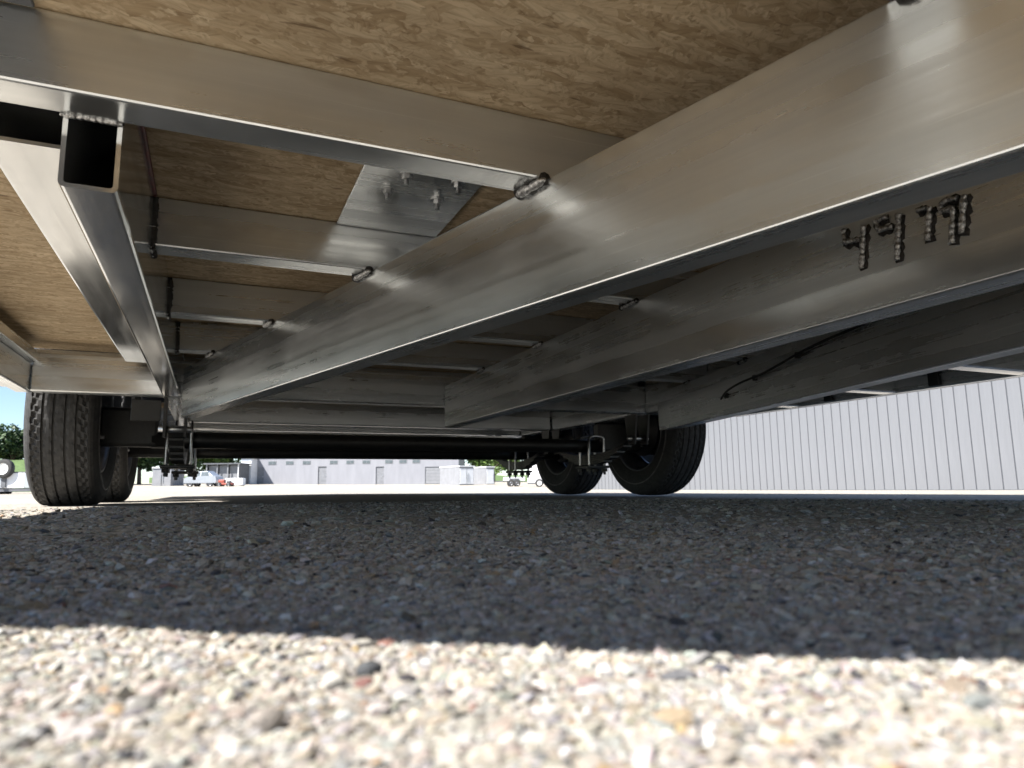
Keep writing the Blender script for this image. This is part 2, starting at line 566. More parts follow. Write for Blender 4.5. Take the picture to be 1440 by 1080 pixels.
nr, na = 270, 320
rad = np.concatenate([[0.0], np.geomspace(0.02, 500, nr - 1)])
ang = np.linspace(0, 2 * math.pi, na, endpoint=False)
RR, AA = np.meshgrid(rad, ang, indexing='ij')
gx, gy = RR * np.sin(AA), RR * np.cos(AA)
gz = terrain(gx, gy) + micro(gx, gy)
verts = np.stack([gx, gy, gz], -1).reshape(-1, 3)
ii, jj = np.meshgrid(np.arange(nr - 1), np.arange(na), indexing='ij')
j2 = (jj + 1) % na
quads = np.stack([ii * na + jj, ii * na + j2, (ii + 1) * na + j2, (ii + 1) * na + jj], -1).reshape(-1, 4)[:, ::-1]

def np_mesh(name, verts, faces, mat, smooth=True, colors=None):
    me = bpy.data.meshes.new(name)
    k = faces.shape[1]
    me.vertices.add(len(verts))
    me.vertices.foreach_set('co', verts.astype(np.float32).ravel())
    me.loops.add(faces.size)
    me.loops.foreach_set('vertex_index', faces.astype(np.int32).ravel())
    me.polygons.add(len(faces))
    me.polygons.foreach_set('loop_start', np.arange(0, faces.size, k, dtype=np.int32))
    me.polygons.foreach_set('use_smooth', np.full(len(faces), smooth, dtype=bool))
    me.materials.append(mat)
    if colors is not None:
        a = me.attributes.new('Col', 'FLOAT_COLOR', 'POINT')
        a.data.foreach_set('color', colors.astype(np.float32).ravel())
    me.update(calc_edges=True)
    me.validate()
    o = bpy.data.objects.new(name, me)
    return link(o)

g = np_mesh('ground', verts, quads, M['ground'])
g['kind'] = 'structure'

# ------------------------------------------------------------------ loose gravel near the camera
def ico(sub):
    bm = bmesh.new()
    bmesh.ops.create_icosphere(bm, subdivisions=sub, radius=1.0)
    bm.verts.index_update()
    V = np.array([v.co[:] for v in bm.verts])
    F = np.array([[v.index for v in f.verts] for f in bm.faces])
    bm.free()
    return V, F

PAL = np.array([(0.60, 0.535, 0.43), (0.55, 0.475, 0.37), (0.66, 0.61, 0.52), (0.50, 0.47, 0.42), (0.40, 0.385, 0.37), (0.46, 0.375, 0.27),
                (0.30, 0.29, 0.28), (0.11, 0.11, 0.115), (0.34, 0.17, 0.13), (0.50, 0.34, 0.17), (0.74, 0.72, 0.68), (0.20, 0.16, 0.13)])
PW = np.array([22, 18, 18, 14, 8, 5, 3.5, 2.4, 0.5, 0.9, 9, 1.2]); PW = PW / PW.sum()

def stones(name, n, r0, r1, half, size, sigma, sub, label, flat=0.62, power=1.0):
    V, F = ico(sub)
    nv = len(V)
    rr = np.sqrt(rng.uniform(r0 ** 2, r1 ** 2, n)) if power == 1.0 else r0 + (r1 - r0) * rng.uniform(0, 1, n) ** power
    aa = 0.412 + rng.uniform(-half, half, n)
    u, v = rr * np.sin(aa), rr * np.cos(aa)
    s = size * np.exp(rng.normal(0, sigma, n)) * 0.5
    s = np.minimum(s, size * 1.8)
    sx = s * rng.uniform(0.8, 1.35, n); sy = s * rng.uniform(0.7, 1.1, n); sz = s * flat * rng.uniform(0.7, 1.25, n)
    th = rng.uniform(0, 2 * math.pi, n); ti = rng.normal(0, 0.28, n); tj = rng.normal(0, 0.28, n)
    # per stone lumpiness
    lump = 1 + rng.normal(0, 0.13, (n, nv))
    P = V[None] * lump[..., None]
    # chop: flatten random facets so stones look broken
    for _ in range(3):
        d = rng.normal(size=(n, 3)); d /= np.linalg.norm(d, axis=1, keepdims=True)
        h = rng.uniform(0.5, 0.85, n)
        dist = (P * d[:, None, :]).sum(-1) - h[:, None]
        P = P - np.clip(dist, 0, None)[..., None] * d[:, None, :]
    P = P * np.stack([sx, sy, sz], -1)[:, None, :]
    y1 = P[..., 1] - P[..., 2] * ti[:, None]; z1 = P[..., 2] + P[..., 1] * ti[:, None]
    x1 = P[..., 0] - z1 * tj[:, None]; z1 = z1 + P[..., 0] * tj[:, None]
    c, q = np.cos(th)[:, None], np.sin(th)[:, None]
    X = x1 * c - y1 * q + u[:, None]; Y = x1 * q + y1 * c + v[:, None]
    base = terrain(u, v) + micro(u, v) + sz * rng.uniform(-0.15, 0.55, n)
    Z = z1 + base[:, None]
    verts = np.stack([X, Y, Z], -1).reshape(-1, 3)
    faces = (F[None] + (np.arange(n) * nv)[:, None, None]).reshape(-1, 3)
    pc0 = PAL[rng.choice(len(PAL), n, p=PW)]
    pc = (0.82 * pc0 + 0.18 * pc0.mean(1, keepdims=True)) * 0.51 * rng.uniform(0.74, 1.26, (n, 1)) * (1 + rng.normal(0, 0.03, (n, 3)))
    cols = np.concatenate([np.clip(pc, 0.01, 0.85), np.ones((n, 1))], 1)
    cols = np.repeat(cols, nv, 0)
    o = np_mesh(name, verts, faces, M['stone'], False, cols)
    tag(o, label, 'gravel', None, 'stuff')
    return o

stones('gravel', 76000, 0.068, 0.35, 0.78, 0.0018, 0.48, 1, 'sunlit pale gravel chips packed across the foreground', 0.45)
stones('gravel', 31000, 0.32, 0.82, 0.78, 0.0033, 0.42, 1, 'shaded grey gravel chips just behind the shadow edge', 0.42)
stones('gravel', 14000, 0.78, 2.4, 0.80, 0.0060, 0.45, 1, 'small gravel chips on the ground under the trailer', 0.38, 0.9)

def pebble(u, v, s, col, label, seed, flat=0.62, rot=0.0):
    V, F = ico(3)
    r2 = np.random.default_rng(seed)
    P = V * (1 + 0.0 * V)
    for _ in range(9):
        d = r2.normal(size=3); d /= np.linalg.norm(d)
        h = r2.uniform(0.62, 0.9)
        P = P - np.clip(P @ d - h, 0, None)[:, None] * d
    P = P * np.array([s[0], s[1], s[2]]) * 0.42
    z = float(terrain(u, v) + micro(np.array(u), np.array(v)))
    o = mk('pebble', P, F, simple('pebble_stone', col, 0.8, 0, 0.14, 500, 0.5), None, True, None, (u, v, z + s[2] * 0.2), rot)
    return tag(o, label, 'pebble', 'odd coloured pebbles in the sunlit foreground')

def on_ground(px, py):
    # photograph pixel -> metres on the lot, used once to measure where a stone lies
    d = cR * ((px - 720) / 967.18) - cU * ((py - 540) / 967.18) + cF
    k = -0.044 / d.z
    return d.x * k, d.y * k
for px, py, s, col, lab, sd, rot in (
    (520, 946, (0.0085, 0.006, 0.006), (0.06, 0.063, 0.066), 'dark blue grey pointed pebble above a dull red one', 3, 0.3),
    (511, 966, (0.0068, 0.005, 0.0042), (0.135, 0.062, 0.052), 'dull red pebble left of centre in the sunlit gravel', 4, 0.0),
    (468, 968, (0.0075, 0.006, 0.006), (0.50, 0.47, 0.41), 'round cream white pebble left of the dull red one', 5, 0.6),
    (954, 949, (0.0105, 0.006, 0.004), (0.10, 0.10, 0.105), 'flat long charcoal pebble right of centre near the shadow edge', 6, -0.35),
    (1014, 943, (0.006, 0.005, 0.004), (0.06, 0.06, 0.075), 'small black pebble right of the flat charcoal one', 7, 0.0),
    (826, 962, (0.008, 0.006, 0.004), (0.22, 0.155, 0.14), 'pinkish brown flat pebble near the middle of the foreground', 8, 0.4),
    (950, 1012, (0.0105, 0.007, 0.005), (0.26, 0.20, 0.13), 'ochre brown flat pebble in the near foreground right of centre', 9, -0.3),
    (1376, 992, (0.009, 0.006, 0.005), (0.17, 0.18, 0.17), 'greenish grey pebble at the right of the sunlit foreground', 10, 0.2),
    (196, 1000, (0.0085, 0.006, 0.006), (0.20, 0.19, 0.17), 'brown grey lumpy pebble at the left of the foreground', 11, 0.5),
    (375, 1022, (0.0085, 0.006, 0.007), (0.24, 0.21, 0.18), 'blurred taupe pebble in the near foreground left of centre', 12, 0.1)):
    u, v = on_ground(px, py)
    pebble(u, v, s, col, lab, sd, rot=rot)

# ------------------------------------------------------------------ the trailer
NOSE = 0.207
TR = empty('enclosed_trailer', (0, 0, 0))
tag(TR, 'large enclosed trailer on an aluminium frame, seen from underneath between its wheels', 'trailer')
ZC0, ZC1, ZB = 0.4147, 0.4925, 0.2623
CU = 0.798                        # centre line
A1, B1, A3, B3, A2 = 0.5569, -0.2842, 1.0238, 0.2714, 0.7722
WB = 0.0517
n1 = math.hypot(1, B1); n3 = math.hypot(1, B3)

# tongue beams
def slant_beam(a, b, n, v0l, v1l, v0r, v1r, wb=WB):
    wr = wb * n
    poly = [(a + b * v0l, v0l), (a + b * v0r + wr, v0r), (a + b * v1r + wr, v1r), (a + b * v1l, v1l)]
    return prism('tongue_beam', poly, ZB, ZC0 - 0.0008, M['alu'], TR, 0.0030, (a, 0.0), math.atan2(1, b), 3)
RAIL_R = -0.0989
vL = (RAIL_R - A1) / B1 - 0.006
beam1 = slant_beam(A1, B1, n1, -0.765, vL - 0.03, -0.595, vL, 0.0440)
beam1['label'] = 'nearest slanted beam running from upper right to the left wheel'
beam3 = slant_beam(A3, B3, n3, -0.74, 2.30, -0.93, 2.10)
beam3['label'] = 'far slanted beam with a black cable on its face'
beam2 = prism('tongue_beam', [(A2, -1.0), (A2 + WB, -1.0), (A2 + WB, 2.385), (A2, 2.385)], ZB, ZC0 - 0.0008, M['alu'], TR, 0.0030, (A2, 0), R(90), 3)
beam2['label'] = 'middle beam with a number welded on its side'

# welded number, strokes measured on the beam's side (v, z)
STR = [[[(0.635, 0.384), (0.633, 0.365)], [(0.633, 0.366), (0.611, 0.362)], [(0.603, 0.379), (0.612, 0.323)]],
       [[(0.585, 0.379), (0.582, 0.365), (0.562, 0.362)], [(0.583, 0.377), (0.569, 0.378)], [(0.553, 0.376), (0.561, 0.318)]],
       [[(0.529, 0.370), (0.517, 0.369)], [(0.513, 0.369), (0.520, 0.329)]],
       [[(0.501, 0.360), (0.499, 0.366), (0.491, 0.369), (0.480, 0.366)], [(0.501, 0.359), (0.484, 0.356)], [(0.472, 0.367), (0.480, 0.324)], [(0.486, 0.355), (0.492, 0.316)]]]
for ch in STR:
    V, F, MI = [], [], []
    for s in ch:
        pts = [(A2 - 0.001, a, z - 0.001) for a, z in s]
        P = polyline(pts, 0.0011)
        rs = random.Random(int(s[0][0] * 1e4))
        ph = rs.random() * 5
        a, f = tube_path([p + Vector((-0.0028, rs.gauss(0, .00008), rs.gauss(0, .00008))) for p in P], 0.0040, 9, lambda i: 0.90 + 0.12 * math.sin(ph + i * 0.33) + 0.08 * math.sin(i * 0.9))
        b = len(V); V += a; F += [tuple(b + k for k in q) for q in f]; MI += [0] * len(f)
        Q = polyline(pts, 0.004)
        wob = [rs.gauss(0, .0007) for _ in range(2 * len(Q))]
        a, f = tube_path([p + Vector((0.0058, wob[2 * q], wob[2 * q + 1] - 0.0015)) for q, p in enumerate(Q)], 0.0092, 9, lambda i: 0.9 + 0.12 * math.sin(i * 2.1))
        b = len(V); V += a; F += [tuple(b + k for k in q) for q in f]; MI += [1] * len(f)
    mk('welded_digit', V, F, [M['weld'], M['soot']], beam2, True, MI)
# children of the beam: cancel the beam's own placement
def unparent_space(child, par):
    child.matrix_parent_inverse = (Matrix.Translation(par.location) @ par.rotation_euler.to_matrix().to_4x4()).inverted()
for c in beam2.children:
    unparent_space(c, beam2)

# crossmembers under the floor
WC = 0.0473
CROSS = [-0.15, 0.28, 0.7077, 1.1343, 1.5733, 1.9871]
RR_L = 1.650                       # left face of the right main rail
def vline(v):                      # left edge of the V-nose at v
    return -0.355 + (NOSE - v) / 0.742
def bead_uv(a, b, v):
    return a + b * v
for v in CROSS:
    if v < 0.6:
        x0 = max(-0.52, vline(v) + 0.05); x1 = 2 * CU - x0
    elif v < 0.8:
        x0, x1 = -0.52, 2.085
    else:
        x0, x1 = RAIL_R + 0.002, RR_L - 0.002
    cm = box('crossmember', 0, x1 - x0, 0, WC, ZC0, ZC1, M['alu'], TR, 0.0028, 2, (x0, v, 0))
    kids = []
    vv = v + WC + 0.001
    for (a, b) in ((A1, B1), (A2, 0.0), (A3, B3)):
        if v > -0.2:
            xt = random.uniform(-0.012, 0.010)
            kids.append(weld(cm, [(bead_uv(a, b, v - 0.004) - 0.002, v - 0.004, ZC0 - 0.0010), (bead_uv(a, b, vv + xt) - 0.002, vv + xt, ZC0 - 0.0030)], random.uniform(0.0044, 0.006)))
    if v > 0.8:
        kids.append(weld(cm, [(RAIL_R + 0.002, v - 0.001, ZC0 - 0.002), (RAIL_R + 0.002, v - 0.002, ZC1 - 0.003)], 0.0038, soot=2.1, out=(0, 0, 0)))
        kids.append(weld(cm, [(RAIL_R + 0.001, v, ZC0 - 0.002), (RAIL_R + 0.001, v + WC, ZC0 - 0.002)], 0.0035))
    for k in kids:
        unparent_space(k, cm)

# main rails (2 x 6 tube), split at the crossmember in front of the wheels
ZR = 0.3401
rail = hollow('main_rail', -0.12475, 0.7565, 2.385, 0.0517, ZR, ZC1, M['alu2'], TR)
hollow('main_rail', -0.12475, 2.446, 6.70, 0.0517, ZR, ZC1, M['alu'], TR)
hollow('main_rail', 1.6755, 0.7565, 2.385, 0.0517, ZR, ZC1, M['alu'], TR)
hollow('main_rail', 1.6755, 2.446, 6.70, 0.0517, ZR, ZC1, M['alu'], TR)
rail['label'] = 'rail with an open black end at upper left'
for k in (weld(rail, [(-0.152, 0.757, ZC0 + 0.001), (-0.098, 0.757, ZC0 + 0.001)], 0.003, soot=1.2),
          mk('sealant_bead', *tube_path(polyline([(RAIL_R + 0.001, 0.765, 0.4905), (RAIL_R + 0.001, 1.125, 0.4905)], 0.02), 0.0035, 7), M['red'], rail, True)):
    unparent_space(k, rail)
hollow('wheel_well_tube', -0.1975, 0.84, 2.222, 0.0890, ZC0, ZC1 - 0.001, M['alu2'], TR)

# cross beam in front of the wheels and those further back
box('cross_beam', 0, 2.582, 0, 0.05, 0.341, 0.456, M['alu'], TR, 0.004, 2, (-0.497, 2.39, 0))
box('cross_beam_lip', 0, 2.72, 0, 0.006, 0.44, ZC1 + 0.0005, M['alu'], TR, 0.001, 1, (-0.572, 2.534, 0))
for v in (3.26, 3.66):
    box('cross_beam', 0, 1.738, 0, 0.06, 0.341, ZC1, M['alu'], TR, 0.004, 2, (-0.094, v, 0))
for v in (2.83, 4.12, 4.55, 4.98, 5.41, 5.84, 6.27):
    box('crossmember', 0, 1.738, 0, WC, ZC0, ZC1, M['alu'], TR, 0.0028, 1, (-0.094, v, 0))
box('cross_beam', 0, 2.60, 0, 0.05, 0.341, ZC1, M['alu'], TR, 0.004, 2, (-0.515, 6.705, 0))
# outriggers to the right side rail
for v in (1.145, 1.573, 1.987):
    o = box('outrigger', 0, 0.385, 0, 0.05, 0.341, ZC1, M['alu2'], TR, 0.004, 2, (1.7035, v, 0))
for v in (4.12, 4.98, 5.84):
    for x in (1.7035, -0.515):
        box('outrigger', 0, 0.36, 0, 0.05, 0.341, ZC1, M['alu'], TR, 0.004, 1, (x, v, 0))

# side rails: a taller outer member with a small ledger inside it
for x, s in ((-0.53, -1), (2.091, 1)):
    for (a, b) in ((0.46, 2.385), (4.09, 6.70)):
        xx = (x - 0.012, x + 0.031) if s < 0 else (x, x + 0.045)
        box('side_rail', 0, b - a + (0.05 if a < 1 and s < 0 else 0), -xx[1] + xx[0], 0, 0.341, 0.4235, M['alu'], TR, 0.004, 2, (xx[0], a, 0), R(90))
        yy = (x - 0.03, x + 0.004) if s < 0 else (x - 0.012, x + 0.03)
        zz = (x - 0.012, x + 0.052) if s < 0 else (x - 0.02, x + 0.045)
        box('side_tube', 0, b - a + (0.003 if a < 1 else 0), -zz[1] + zz[0], 0, 0.4245, 0.4555, M['alu'], TR, 0.003, 2, (zz[0], a, 0), R(90))
        box('side_ledger', 0, b - a + (0.12 if a < 1 else -0.03), -yy[1] + yy[0], 0, 0.456, ZC1, M['alu'], TR, 0.003, 2, (yy[0], a, 0), R(90))
for (z, du) in ((0.352, 0.0), (0.368, 0.0)):
    box('trim_strip', 0, 1.99, -0.022, 0, z - 0.006, z, M['alu2'], TR, 0.0015, 1, (-0.604, 0.40, 0), R(90))
# straps hanging on the right side rail
for v in (1.42, 1.83, 2.25):
    boxes('strap', [(2.078, 2.0905, v, v + 0.035, 0.345, 0.49)], M['blacksteel'], TR, 0.002)

# floor sheets of strand board
def clip_nose(vmax):
    u0 = -0.57; u1 = 2 * CU + 0.57
    vl = NOSE - (u0 + 0.355) * 0.742 + 0.03
    tip = NOSE - (CU + 0.355) * 0.742 + 0.05
    return [(u0, vl), (CU, tip), (u1, vl), (u1, vmax), (u0, vmax)]
ft = [(clip_nose(0.730), 'floor_panel')]
prism('floor_panel', clip_nose(0.7295), ZC1 + 0.0012, 0.512, M['osb'], TR)
for (a, b) in ((0.7325, 2.009), (2.012, 2.532)):
    box('floor_panel', -0.57, 2 * CU + 0.57, a, b, ZC1 + 0.0012, 0.512, M['osb'], TR)
box('floor_panel', -0.185, 2 * CU + 0.185, 2.5405, 4.08, ZC1 + 0.0012, 0.512, M['osb'], TR)
for (a, b) in ((4.083, 5.40), (5.403, 6.75)):
    box('floor_panel', -0.57, 2 * CU + 0.57, a, b, ZC1 + 0.0012, 0.512, M['osb'], TR)
# metal flashing strip in front of the first crossmember
box('flashing', -0.32, -0.170, 0.30, 0.704, 0.4875, 0.4925, M['dark'], TR, 0.001, 1)

# gusset plate with bolts
gp = box('gusset_plate', 0.175, 0.349, 0.757, 1.132, 0.4872, 0.4928, M['alu'], TR, 0.001, 1)
def bolt(u, v, z, parent, seed):
    V, F = [], []
    def cyl(r0, r1, z0, z1, n):
        b = len(V)
        for zz, rr in ((z0, r0), (z1, r1)):
            for k in range(n):
                a = 2 * math.pi * k / n + seed
                V.append((u + rr * math.cos(a), v + rr * math.sin(a), zz))
        for k in range(n):
            kk = (k + 1) % n
            F.append((b + k, b + n + k, b + n + kk, b + kk))
        F.append(tuple(b + k for k in range(n)))
        F.append(tuple(b + n + k for k in range(n))[::-1])
    cyl(0.0105, 0.0105, z, z - 0.002, 16)
    cyl(0.0068, 0.0068, z - 0.002, z - 0.0085, 6)
    for q in range(4):
        cyl(0.0034, 0.0038, z - 0.0085 - q * 0.002, z - 0.0105 - q * 0.002, 8)
    return mk('bolt', V, F, M['zinc'], parent)
for i, (u, v) in enumerate(((0.222, 0.962), (0.302, 0.972), (0.236, 0.905), (0.313, 0.905))):
    bolt(u, v, 0.4870, gp, i * 0.4)

# cable on the far beam
cp = [(A3 + B3 * v - 0.006 - d, v, z) for v, z, d in ((1.73, 0.315, 0.004), (1.66, 0.330, 0.02), (1.575, 0.342, 0.02), (1.50, 0.350, 0.008), (1.441, 0.352, 0.012), (1.355, 0.362, 0.012), (1.284, 0.374, 0.006), (1.16, 0.384, 0.004), (1.0, 0.390, 0.003))]
sm = []
for i in range(len(cp) - 1):
    p0, p1, p2, p3 = (Vector(cp[max(0, i - 1)]), Vector(cp[i]), Vector(cp[i + 1]), Vector(cp[min(len(cp) - 1, i + 2)]))
    for k in range(6):
        t = k / 6
        sm.append(0.5 * ((2 * p1) + (p2 - p0) * t + (2 * p0 - 5 * p1 + 4 * p2 - p3) * t * t + (3 * p1 - p0 - 3 * p2 + p3) * t ** 3))
mk('cable', *tube_path(sm, 0.0034, 8), M['cable'], TR, True)
for v, z in ((1.30, 0.3715), (1.52, 0.349), (1.70, 0.322)):
    u = A3 + B3 * v
    box('cable_clip', u - 0.012, u + 0.001, v - 0.006, v + 0.006, z - 0.008, z + 0.008, M['blacksteel'], TR, 0.002, 1)

# wheels
def tyre_mesh(name):
    W = 0.1025
    Ro = 0.322
    prof = [(-0.070, 0.196), (-0.080, 0.200), (-0.088, 0.215), (-0.098, 0.240), (-0.1025, 0.262), (-0.101, 0.268), (-0.1015, 0.274), (-0.098, 0.290), (-0.090, 0.306), (-0.083, 0.3135), (-0.078, 0.3165)]
    ribs = [(-0.0755, -0.049), (-0.042, -0.019), (-0.0125, 0.0125), (0.019, 0.042), (0.049, 0.0755)]
    sh = set(); shoulder = set()
    for k, (a, b) in enumerate(ribs):
        cr = lambda x: Ro - 0.0045 * (x / 0.0755) ** 2
        if k:
            prof.append((a - 0.0012, cr(a) - 0.008))
        i0 = len(prof)
        prof += [(a, cr(a)), ((2 * a + b) / 3, cr(a)), ((a + 2 * b) / 3, cr(b)), (b, cr(b))]
        if k in (0, 4):
            shoulder.update(range(i0, i0 + 4))
            sh.update(range(i0, i0 + (3 if k == 0 else 4)) if k == 0 else range(i0 + 1, i0 + 4))
        else:
            sh.update((i0, i0 + 3))
        if k < 4:
            prof.append((b + 0.0012, cr(b) - 0.008))
    prof += [(-x, r) for x, r in prof[10::-1]]
    n = 240
    pat = [0, 0, 0, 0.006, 0.0062]
    def rmod(i, j, r):
        if j in sh:
            q = pat[(i + (j * 7) % 5) % 5]
            return r - q * (1.0 if r < 0.3192 or j in shoulder else 0.45)
        return r
    return lathe(prof, n, 'x', rmod)
tyV, tyF = tyre_mesh('tyre')
rimp = [(-0.078, 0.203), (-0.084, 0.206), (-0.084, 0.199), (-0.070, 0.194), (-0.062, 0.186), (-0.035, 0.178), (0.0, 0.168), (0.035, 0.178), (0.062, 0.186), (0.070, 0.194), (0.084, 0.199), (0.084, 0.206), (0.078, 0.203)]
rmV, rmF = lathe(rimp, 64)
discp = [(0.020, 0.172), (0.030, 0.150), (0.045, 0.120), (0.040, 0.085), (0.030, 0.080), (0.030, 0.045), (0.060, 0.040), (0.062, 0.0)]
dsV, dsF = lathe(discp, 40)
drump = [(-0.075, 0.0), (-0.075, 0.030), (-0.055, 0.032), (-0.055, 0.128), (-0.050, 0.134), (-0.045, 0.134), (-0.045, 0.127), (0.012, 0.127), (0.018, 0.120), (0.018, 0.0)]
drV, drF = lathe(drump, 40)
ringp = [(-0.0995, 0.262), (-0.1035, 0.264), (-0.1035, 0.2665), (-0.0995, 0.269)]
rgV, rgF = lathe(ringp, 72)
meshes = {}
def shared(key, V, F, mat):
    if key not in meshes:
        o = mk(key, V, F, mat, None, key != 'wheel')
        meshes[key] = o.data
        bpy.data.objects.remove(o)
    return meshes[key]
def part(name, me, parent, loc=(0, 0, 0), rot=(0, 0, 0)):
    o = bpy.data.objects.new(name, me)
    o.location = loc
    o.rotation_euler = rot
    return link(o, parent)
HZ = 0.3195
for (u, s) in ((-0.438, -1), (1.975, 1)):
    for v, wh in ((2.825, 'front'), (3.67, 'rear')):
        flip = 0 if s > 0 else math.pi
        wl = part('wheel', shared('wheel', tyV, tyF, M['rubber']), TR, (u, v, HZ), (random.uniform(0, 6), 0, flip))
        wl['label'] = '%s black ribbed tyre on the %s side' % (wh, 'left' if s < 0 else 'right')
        part('rim', shared('rim', rmV, rmF, M['rim']), wl)
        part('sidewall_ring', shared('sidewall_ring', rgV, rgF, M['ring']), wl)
        part('rim_disc', shared('rim_disc', dsV, dsF, M['rim']), wl)
        part('brake_drum', shared('brake_drum', drV, drF, M['blacksteel']), wl)
# brake adjusters: bright little fittings on the back of the drums
for (u, s) in ((-0.362, -1), (1.899, 1)):
    for v in (2.825, 3.67):
        for k, (dv, z) in enumerate(((-0.05, 0.235), (0.03, 0.222), (-0.01, 0.29))):
            bm = bmesh.new()
            bmesh.ops.create_cone(bm, cap_ends=True, segments=8, radius1=0.008, radius2=0.006, depth=0.03)
            bmesh.ops.rotate(bm, verts=bm.verts, matrix=Matrix.Rotation(R(90), 3, 'Y'))
            bm_obj('brake_fitting', bm, M['zinc'], TR, (u, v + dv, z))

# axles: drop spindles, tubes, springs
for v in (2.825, 3.67):
    zc = 0.232
    V, F = tube_path(polyline([(-0.20, v, zc), (1.685, v, zc)], 0.2), 0.031, 20)
    ax = mk('axle', V, F, M['blacksteel'], TR, True)
    for x0, x1 in ((-0.37, -0.18), (1.665, 1.90)):
        box('axle_arm', x0, x1, v - 0.028, v + 0.028, 0.205, 0.345, M['blacksteel'], ax, 0.012, 2)
    for us in (-0.110, 1.64):
        # spring pack
        sp = []
        bm = bmesh.new()
        for L in range(5):
            half = 0.36 - 0.055 * L
            if L == 0: half = 0.37
            zt = 0.188 - 0.009 * L
            N = 14
            prev = None
            for i in range(N + 1):
                y = v - half + 2 * half * i / N
                z = zt + 0.42 * (y - v) ** 2
                ring = [bm.verts.new((us - 0.022, y, z)), bm.verts.new((us + 0.022, y, z)), bm.verts.new((us + 0.022, y, z - 0.0075)), bm.verts.new((us - 0.022, y, z - 0.0075))]
                if prev:
                    for k in range(4):
                        kk = (k + 1) % 4
                        bm.faces.new((prev[k], prev[kk], ring[kk], ring[k]))
                else:
                    bm.faces.new(ring[::-1])
                prev = ring
            bm.faces.new(prev)
        spg = bm_obj('leaf_spring', bm, M['blacksteel'], TR)
        boxes('tie_plate', [(us - 0.058, us + 0.058, v - 0.062, v + 0.062, 0.127, 0.139)], M['blacksteel'], spg, 0.003)
        for dv in (-0.042, 0.042):
            pts = [(us - 0.04, v + dv, 0.098), (us - 0.04, v + dv, 0.262)] + [(us - 0.04 * math.cos(a), v + dv, 0.262 + 0.014 * math.sin(a)) for a in (0.5, 1.0, 1.57, 2.14, 2.64)] + [(us + 0.04, v + dv, 0.262), (us + 0.04, v + dv, 0.098)]
            mk('u_bolt', *tube_path(polyline(pts, 0.05), 0.0062, 8), M['zinc'], spg, True)
            for du in (-0.04, 0.04):
                bm = bmesh.new()
                bmesh.ops.create_cone(bm, cap_ends=True, segments=6, radius1=0.0135, radius2=0.0135, depth=0.014)
                bm_obj('nut', bm, M['blacksteel'], spg, (us + du, v + dv, 0.119))
for us in (-0.110, 1.64):
    for v in (2.44, 3.245, 4.05):
        hz0 = 0.215
        pl = [(v - 0.045, ZR - 0.001), (v + 0.045, ZR - 0.001), (v + 0.024, hz0), (v - 0.024, hz0)]
        for dx in (-0.034, 0.026):
            bm = bmesh.new()
            a = [bm.verts.new((us + dx, y, z)) for y, z in pl]
            b = [bm.verts.new((us + dx + 0.008, y, z)) for y, z in pl]
            bm.faces.new(a[::-1]); bm.faces.new(b)
            for k in range(4):
                bm.faces.new((a[k], a[(k + 1) % 4], b[(k + 1) % 4], b[k]))
            bmesh.ops.recalc_face_normals(bm, faces=bm.faces)
            bm_obj('spring_hanger', bm, M['blacksteel'], TR)
        V, F = tube_path([(us - 0.048, v, 0.240), (us + 0.048, v, 0.240)], 0.010, 8)
        mk('hanger_bolt', V, F, M['zinc'], TR, True)
# grey gusset behind the left rail end
box('hanger_gusset', -0.24, -0.155, 2.46, 2.468, 0.268, 0.335, M['blacksteel'], TR, 0.001, 1)

# wheel boxes
for s in (-1, 1):
    def X(a, b):
        return (a, b) if s < 0 else (2 * CU - b, 2 * CU - a)
    x = X(-0.205, -0.190); box('wheel_box', x[0], x[1], 2.545, 4.07, 0.4945, 0.82, M['blacksteel'], TR)
    x = X(-0.565, -0.206); box('wheel_box_top', x[0], x[1], 2.519, 4.07, 0.806, 0.82, M['blacksteel'], TR)
    for v in (2.519, 4.056):
        box('wheel_box_end', x[0], x[1], v, v + 0.014, 0.513, 0.805, M['blacksteel'], TR)

# body above the floor: side walls with wheel openings, V-nose, rear, roof
BT = 2.50
for s in (-1, 1):
    out = -0.585 if s < 0 else 2 * CU + 0.585
    inn = out + (0.012 if s < 0 else -0.012)
    pl = [(0.37, 0.36), (2.47, 0.36), (2.47, 0.83), (4.08, 0.83), (4.08, 0.36), (6.78, 0.36), (6.78, BT), (0.37, BT)]
    bm = bmesh.new()
    a = [bm.verts.new((out, y, z)) for y, z in pl]
    b = [bm.verts.new((inn, y, z)) for y, z in pl]
    bm.faces.new(a); bm.faces.new(b[::-1])
    for k in range(len(pl)):
        bm.faces.new((a[k], b[k], b[(k + 1) % len(pl)], a[(k + 1) % len(pl)]))
    bmesh.ops.recalc_face_normals(bm, faces=bm.faces)
    bm_obj('side_wall', bm, M['skin'], TR)
tipv = NOSE - (CU + 0.355) * 0.742
for s in (-1, 1):
    p0 = (-0.585, 0.37) if s < 0 else (2 * CU + 0.585, 0.37)
    poly = [p0, (CU, tipv), (CU, tipv + 0.016), (p0[0] - s * 0.004, p0[1] + 0.012)]
    if s > 0: poly = poly[::-1]
    prism('nose_wall', poly, 0.36, BT, M['skin'], TR)
box('rear_wall', -0.573, 2 * CU + 0.573, 6.77, 6.785, 0.36, BT, M['skin'], TR)
prism('roof', [(-0.60, 0.38), (CU, tipv - 0.02), (2 * CU + 0.60, 0.38), (2 * CU + 0.60, 6.80), (-0.60, 6.80)], BT + 0.002, BT + 0.05, M['skin'], TR, 0.012)

